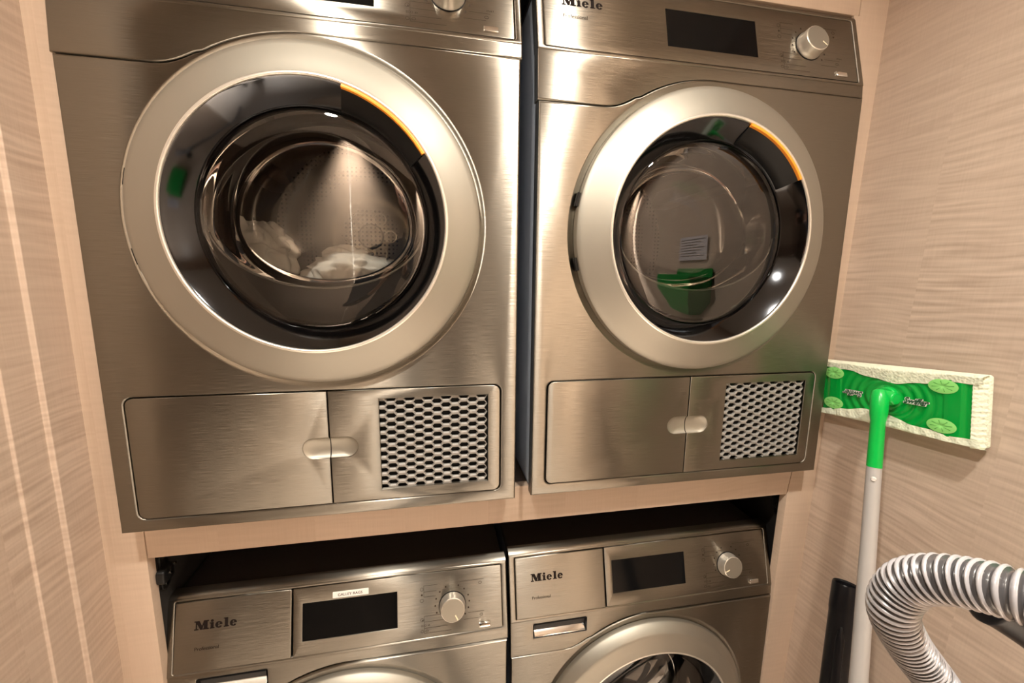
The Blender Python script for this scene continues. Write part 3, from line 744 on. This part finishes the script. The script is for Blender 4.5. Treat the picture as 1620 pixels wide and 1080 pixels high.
# crinkled end flap on the far right
def endf(a, b):
    v = -HV-5+a*(2*HV+10); u = HU-5+11*b+.8*math.sin(v*.7)*b
    return mp_(u, v, 15-12*b*b+.35*math.sin(v*.9))
grid(bm, endf, 80, 6)
obj('dusting_cloth', bm, PAD, mop, sharp=60)
# green plate with ripple rings
bm = B()
def hgt(u, v):
    r = math.hypot(u, v*1.25)
    h = 14.0 + (1.1*math.sin(r*.42)*math.exp(-(r/82)**6) if r > 24 else 0)
    h += 5*math.exp(-(r/26)**4)
    if abs(u) > 84: h += 1.4
    if abs(u) > 106: h -= 2.2*math.sin((abs(u)-106)/16*PI)*.8
    e = min(HU-abs(u), HV-abs(v)); 
    if e < 5: h -= (1-e/5)**2*6
    return h
grid(bm, lambda a, b: mp_(-HU+a*2*HU, -HV+b*2*HV, hgt(-HU+a*2*HU, -HV+b*2*HV)), 150, 70)
bb = []
for (u0, v0, u1, v1) in ((-HU,-HV,HU,-HV),(HU,-HV,HU,HV),(HU,HV,-HU,HV),(-HU,HV,-HU,-HV)):
    bm.faces.new([bm.verts.new(p) for p in (mp_(u0,v0,8),mp_(u1,v1,8),mp_(u1,v1,1),mp_(u0,v0,1))])
obj('mop_plate', bm, GREEN, mop, sharp=60)
for (u, v) in ((83, 33), (83, -30), (-97, 32), (-97, -28)):
    bm = B()
    def dome(a, b):
        t_, r_ = a*2*PI, b
        return mp_(u+20*r_*math.cos(t_), v+11.5*r_*math.sin(t_), 17.2-1.0*r_*r_-1.6*math.exp(-(r_/.25)**2))
    grid(bm, dome, 40, 8); tube(bm, [mp_(u, v, 13.5), mp_(u, v, 14.5)], 2, 8); g = obj('cloth_gripper', bm, LIME, mop, sharp=80)
    bm = B()
    for k in range(8):
        a = 2*PI*k/8+.2; c, s = math.cos(a), math.sin(a)
        p = [(2*c, 1.6*s), (15*c-.6*s, 8.6*s+.6*c), (15*c+.6*s, 8.6*s-.6*c)]
        bm.faces.new([bm.verts.new(mp_(u+q[0], v+q[1], 17.3-.35*(i > 0))) for i, q in enumerate(p)])
    obj('gripper_slits', bm, LIMED, g, smooth=False)
for sgn, uc in ((1, 50), (-1, -60)):
    bm = B()
    for dy in (-.9, 0, .9):
        put_text(bm, 'Swiffer', 14, lambda a, b: mp_(uc+sgn*(a-21), sgn*(b-3+dy), 17.4+.05*dy), shear=.35, bold=1.2, spacing=.92)
    a_ = obj('maker_lettering', bm, WHITE, mop, smooth=False); a_['label'] = 'white outline of slanted lettering'
    bm = B()
    put_text(bm, 'Swiffer', 14, lambda a, b: mp_(uc+sgn*(a-21), sgn*(b-3), 17.9), shear=.35, bold=0, spacing=.92)
    obj('lettering_core', bm, simple('dark_green_print', col=(.0, .10, .035), rough=.5), a_, smooth=False)
# swivel joint: base lug, ball yoke, green socket and pole
bm = B()
tube(bm, [mp_(6, 4, 14), mp_(6, 4, 24)], 16, 28)
tube(bm, [mp_(4, 3, 27), mp_(26, 3, 27)], [13, 11], 24)
obj('joint_base', bm, GREENB, mop, sharp=50, bevel=3)
jt = Vector(ray(1392, 628, 722))-MO; gb = Vector(ray(1383, 738, 722))-MO; pb = Vector(ray(1358, 1078, 688))-MO
dirp = (pb-gb).normalized(); foot_len = (MO.z+pb.z+ZF)/-dirp.z
pf = pb+dirp*foot_len
bm = B()
tube(bm, [jt+Vector((4,6,9)), jt, jt+(gb-jt)*.25, jt+(gb-jt)*.35, gb], [9, 13.5, 12.5, 10.5, 11.2], 28)
obj('pole_socket', bm, GREENB, mop, sharp=50)
bm = B(); tube(bm, [gb-dirp*3, gb+(pb-gb)*.5, pb, pf], [10.8, 11.6, 12.6, 13], 32); pole = obj('pole', bm, POLE, mop, sharp=50)
bm = B(); q = gb+dirp*17; bn = (Vector((-.75, -.1, .05))-Vector((.35, .9, 0))*.3).normalized()
tube(bm, [q-Vector((8.5,7,0)), q-Vector((11.5,9,0))], [4, 3], 16); obj('lock_button', bm, WHITE, pole)

# ------------------------------------------------------------------ black wand and grey hose of a vacuum cleaner
WANDM = simple('black_gloss_plastic', col=(.008, .008, .010), rough=.3, spec=.25)
wt = Vector(ray(1338, 922, 800)); wb = Vector(ray(1319, 1078, 786)); dw = (wb-wt).normalized(); wfoot = wt+dw*((wt.z+ZF)/-dw.z)
wand = thing('vacuum_wand', 'black plastic vacuum wand standing behind the grey mop pole', 'vacuum attachment', tuple(wt))
o0 = Vector((0,0,0))
bm = B()
P_ = [o0, dw*3, dw*46, dw*50, dw*58, (wfoot-wt)]
tube(bm, P_, [19.5, 21, 22, 22, 21, 24], 36, caps=False)
tube(bm, [o0, dw*3, dw*120], [19.5, 17, 16.5], 36, caps=False)
obj('tube_body', bm, WANDM, wand, sharp=35)
bm = B()
for k in range(4):
    a = k*PI/4; e = dw.orthogonal().normalized(); e2 = dw.cross(e); d_ = e*math.cos(a)+e2*math.sin(a)
    tube(bm, [d_*17+dw*8, -d_*17+dw*8], 1.2, 8)
obj('end_ribs', bm, WANDM, wand)
bm = B(); side = Vector((-.75, -.66, 0)).normalized()
tube(bm, [side*19+dw*70, side*24+dw*90, side*25+dw*300, side*22+dw*560, side*19+dw*600], [3, 7, 7.5, 7, 3], 16)
obj('clip_rail', bm, WANDM, wand, sharp=60)

HOSE = simple('grey_hose_plastic', col=(.46, .45, .47), rough=.28, met=.08, coat=.8)
hp = [(1760,1000,268),(1680,965,288),(1600,938,308),(1540,923,328),(1480,915,350),(1434,925,372),(1412,962,388),(1432,1012,400),(1480,1078,408),(1522,1140,416),(1560,1240,430)]
P3 = [Vector(ray(*a)) for a in hp]
last = P3[-1]
P3 += [last+Vector((35, 20, -160)), last+Vector((50, 10, -420)), Vector((last.x+40, last.y-20, -ZF+190)), Vector((last.x-20, last.y-90, -ZF+40)), Vector((last.x-160, last.y-200, -ZF+24))]
hose = thing('vacuum_hose', 'ribbed grey vacuum hose looping in front of the wood wall, lower right', 'hose', tuple(P3[3]))
cp = resample(spline(P3, 24), .65)
rad = []
pts = [p-P3[3] for p in cp]
# curvature-aware pitch: ribs bunch up in the bend
acc = 0; phase = []
T = [(pts[min(i+6, len(pts)-1)]-pts[max(i-6, 0)]) for i in range(len(pts))]
for i in range(len(pts)):
    d = i*.65
    zz = 0
    # pitch 6.2 mm stretched near the handle, 3.4 mm where it hangs
    s = min(1, max(0, (d-150)/120)); pitch = 6.6*(1-s)+3.5*s
    acc += .65/pitch; phase.append(acc)
    w_ = (1+math.cos(2*PI*acc))/2
    rad.append(15.6+ (4.4*(1-s)+3.0*s)*(w_**.9)+.5*s)
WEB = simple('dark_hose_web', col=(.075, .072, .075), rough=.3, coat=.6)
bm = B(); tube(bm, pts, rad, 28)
bm.faces.ensure_lookup_table()
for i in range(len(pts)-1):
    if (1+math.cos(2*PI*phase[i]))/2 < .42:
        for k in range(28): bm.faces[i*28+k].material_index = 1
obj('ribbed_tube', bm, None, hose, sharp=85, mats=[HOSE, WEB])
bm = B()
h0 = Vector(ray(1560, 938, 392)); h1 = Vector(ray(1600, 958, 386)); h2 = Vector(ray(1680, 1012, 372)); h3 = Vector(ray(1800, 1110, 340)); 
tube(bm, [p-P3[3] for p in spline([h0, h1, h2, h3], 8)], [23]+[26.5]*24, 28)
obj('handle_tube', bm, WANDM, hose, sharp=60)

# ------------------------------------------------------------------ the person taking the picture, mirrored in the doors
EYE, LIP = 68.5, 72
def person():
    px0, py0 = 452, -1030
    t = thing('person', 'person in dark jacket and trousers holding up a phone, mirrored in the door glass', 'person', (px0, py0, -ZF))
    V, E, RD = [], [], []
    def nd(p, r, par=None):
        if p[1] < -860: p = (p[0], p[1], (p[2]+ZF)*1.07-ZF)
        V.append(((p[0]-px0)/1000, (p[1]-py0)/1000, (p[2]+ZF)/1000)); RD.append(r/1000 if not isinstance(r, tuple) else (r[0]/1000, r[1]/1000))
        if par is not None: E.append((par, len(V)-1))
        return len(V)-1
    pel = nd((px0, py0, -100), (150, 105))
    wa = nd((px0, py0, 30), (128, 92), pel); ch = nd((px0, py0+5, 200), (150, 105), wa); up = nd((px0, py0, 340), (140, 88), ch)
    nk = nd((px0, py0+8, 425), 42, up); n2 = nd((px0, py0+14, 458), 36, nk)
    h1 = nd((px0, py0+42, 503), (50, 58), n2); h2 = nd((px0, py0+34, 560), (74, 90), h1); h3 = nd((px0, py0+26, 615), (74, 88), h2); nd((px0, py0+20, 655), (50, 58), h3)
    nd((px0, py0+124, 545), 8.5, nd((px0, py0+106, 562), 10, h2))
    for sgn in (-1, 1):
        nd((px0+sgn*84, py0+24, 556), (8, 20), h2)
        hip = nd((px0+sgn*95, py0, -190), (88, 92), pel); kn = nd((px0+sgn*105, py0+14, -560), 60, hip); cf = nd((px0+sgn*108, py0-12, -720), 58, kn)
        an = nd((px0+sgn*112, py0-10, -945), 38, cf); hl = nd((px0+sgn*112, py0-4, -990), 40, an); bl = nd((px0+sgn*122, py0+110, -1003), (44, 27), hl); nd((px0+sgn*126, py0+170, -1008), (36, 20), bl)
        sh = nd((px0+sgn*172, py0, 345), 62, up); el = nd((px0+sgn*262, py0+100, 130), 46, sh)
        f1 = nd((px0+sgn*225, py0+190, 200), 42, el)
        mx = lambda x: 433+sgn*(433-x)
        wr = nd((mx(318), -738, 300), 27, f1); pm = nd((mx(330), -712, 332), (30, 20), wr)
        for k, z in enumerate((392, 374, 357, 341)):
            L = (0, 4, 2, -5)[k]
            a = nd((mx(338), -700, z-6), 10.5, pm); b = nd((mx(343), -678, z), 9.2, a); c = nd((mx(351), -659, z+1), 8.4, b); nd((mx(372+L), -655, z+1), 7.2, c)
        a = nd((mx(346), -716, 336), 12.5, pm); b = nd((mx(362), -702, 362), 10.5, a); nd((mx(382), -688, 380), 8.8, b)
    me = bpy.data.meshes.new('body'); me.from_pydata(V, E, []); o = bpy.data.objects.new('body', me); C.objects.link(o)
    md = o.modifiers.new('skin', 'SKIN'); md.use_smooth_shade = True
    for i, r in enumerate(RD): me.skin_vertices[0].data[i].radius = r if isinstance(r, tuple) else (r, r)
    me.skin_vertices[0].data[0].use_root = True
    o.modifiers.new('sub', 'SUBSURF').levels = 2; o.modifiers['sub'].render_levels = 2
    dg = bpy.context.evaluated_depsgraph_get(); m2 = bpy.data.meshes.new_from_object(o.evaluated_get(dg)); bpy.data.objects.remove(o)
    m2.materials.clear()
    for mm in (simple('skin_tone', col=(.55, .30, .21), rough=.5), simple('dark_jacket', col=(.02, .02, .025), rough=.85), simple('dark_trousers', col=(.015, .015, .018), rough=.9), simple('dark_shoe', col=(.01, .01, .01), rough=.5)): m2.materials.append(mm)
    for p in m2.polygons:
        c = p.center; p.use_smooth = True; X, Y, Z = c.x*1000+px0, c.y*1000+py0, c.z*1000-ZF
        if Z > 550 and Y < -850: i = 0
        elif Y > -772: i = 0
        elif Z < -940: i = 3
        elif Z < -60: i = 2
        else: i = 1
        p.material_index = i
    b = bpy.data.objects.new('body', m2); C.objects.link(b); b.parent = t
    bm = B(); bmesh.ops.create_icosphere(bm, subdivisions=4, radius=1)
    for v in list(bm.verts):
        q = v.co.copy(); v.co = Vector((q.x*92, 18+q.y*106, (1030+598)*1.07+q.z*86))
        if q.y > .25 and q.z < .45: v.co.y -= (q.y-.25)*120
        if q.z < -.1: v.co.z -= 40*(-q.z-.1); v.co.y -= 10
    obj('hair', bm, simple('dark_hair', col=(.03, .018, .012), rough=.6), t, sharp=180)
    L3 = lambda x, y, z: Vector((x-px0, y-py0, z+ZF))
    for sgn in (-1, 1):
        mx = lambda x: 433+sgn*(433-x)
        a, b = L3(px0+sgn*225, py0+190, 200), L3(mx(318), -738, 300)
        bm = B(); tube(bm, [a.lerp(b, .5), a.lerp(b, .54), a.lerp(b, .78), a.lerp(b, .82)], [30, 38.5, 35.5, 28], 28); obj('cuff', bm, bpy.data.materials['dark_jacket'], t)
        bm = B(); bmesh.ops.create_uvsphere(bm, u_segments=20, v_segments=12, radius=11); bmesh.ops.translate(bm, verts=bm.verts, vec=(sgn*29, 34+EYE, (ZF+566)*1.07)); e = obj('eye', bm, simple('eye_white', col=(.6, .58, .55), rough=.2), t)
        bm = B(); bmesh.ops.create_uvsphere(bm, u_segments=16, v_segments=10, radius=5.5); bmesh.ops.translate(bm, verts=bm.verts, vec=(sgn*29, 34+EYE+6.4, (ZF+566)*1.07)); obj('iris', bm, simple('dark_iris', col=(.03, .015, .01), rough=.15), e)
        bm = B(); c = L3(px0+sgn*31, py0+34+EYE+10, 0); zb = (ZF+566)*1.07+19
        tube(bm, [Vector((c.x+k*8, c.y-abs(k)*2.6-(2 if k*sgn > 0 else 0), zb-(k*sgn)**2*.7)) for k in (-2, -1, 0, 1, 2)], [1.5, 3, 3.4, 3, 1.2], 10); obj('eyebrow', bm, simple('dark_brow', col=(.03, .018, .012), rough=.7), t)
    bm = B(); tube(bm, [L3(px0, py0+4, 492), L3(px0, py0+8, 512), L3(px0, py0+15, 556), L3(px0, py0+16, 560)], [62, 58, 50, 44], 40); obj('collar', bm, bpy.data.materials['dark_jacket'], t)
    bm = B(); bmesh.ops.create_uvsphere(bm, u_segments=20, v_segments=10, radius=1)
    for v in bm.verts: v.co = Vector((v.co.x*21, 34+LIP+v.co.y*8-abs(v.co.x)**2*7, (ZF+517)*1.07+v.co.z*5.5))
    obj('lips', bm, simple('lip_tone', col=(.42, .16, .13), rough=.4), t)
    # the phone
    ph = thing('phone', 'black phone held up by the person in dark clothes', 'phone', (433, -672, 366))
    bm = B(); plate(bm, rrect(-75, 75, -36, 36, 10), y=-4, th=8, r=1.5, warp=lambda x, y, z: (x, -y, z), back=True); obj('phone_body', bm, BLACK, ph)
    bm = B(); plate(bm, rrect(-71, 71, -33, 33, 7), y=4.1, th=.4, r=.1, seg=1, warp=lambda x, y, z: (x, -y, z), back=True); obj('phone_screen', bm, BLACKG, ph)
person()
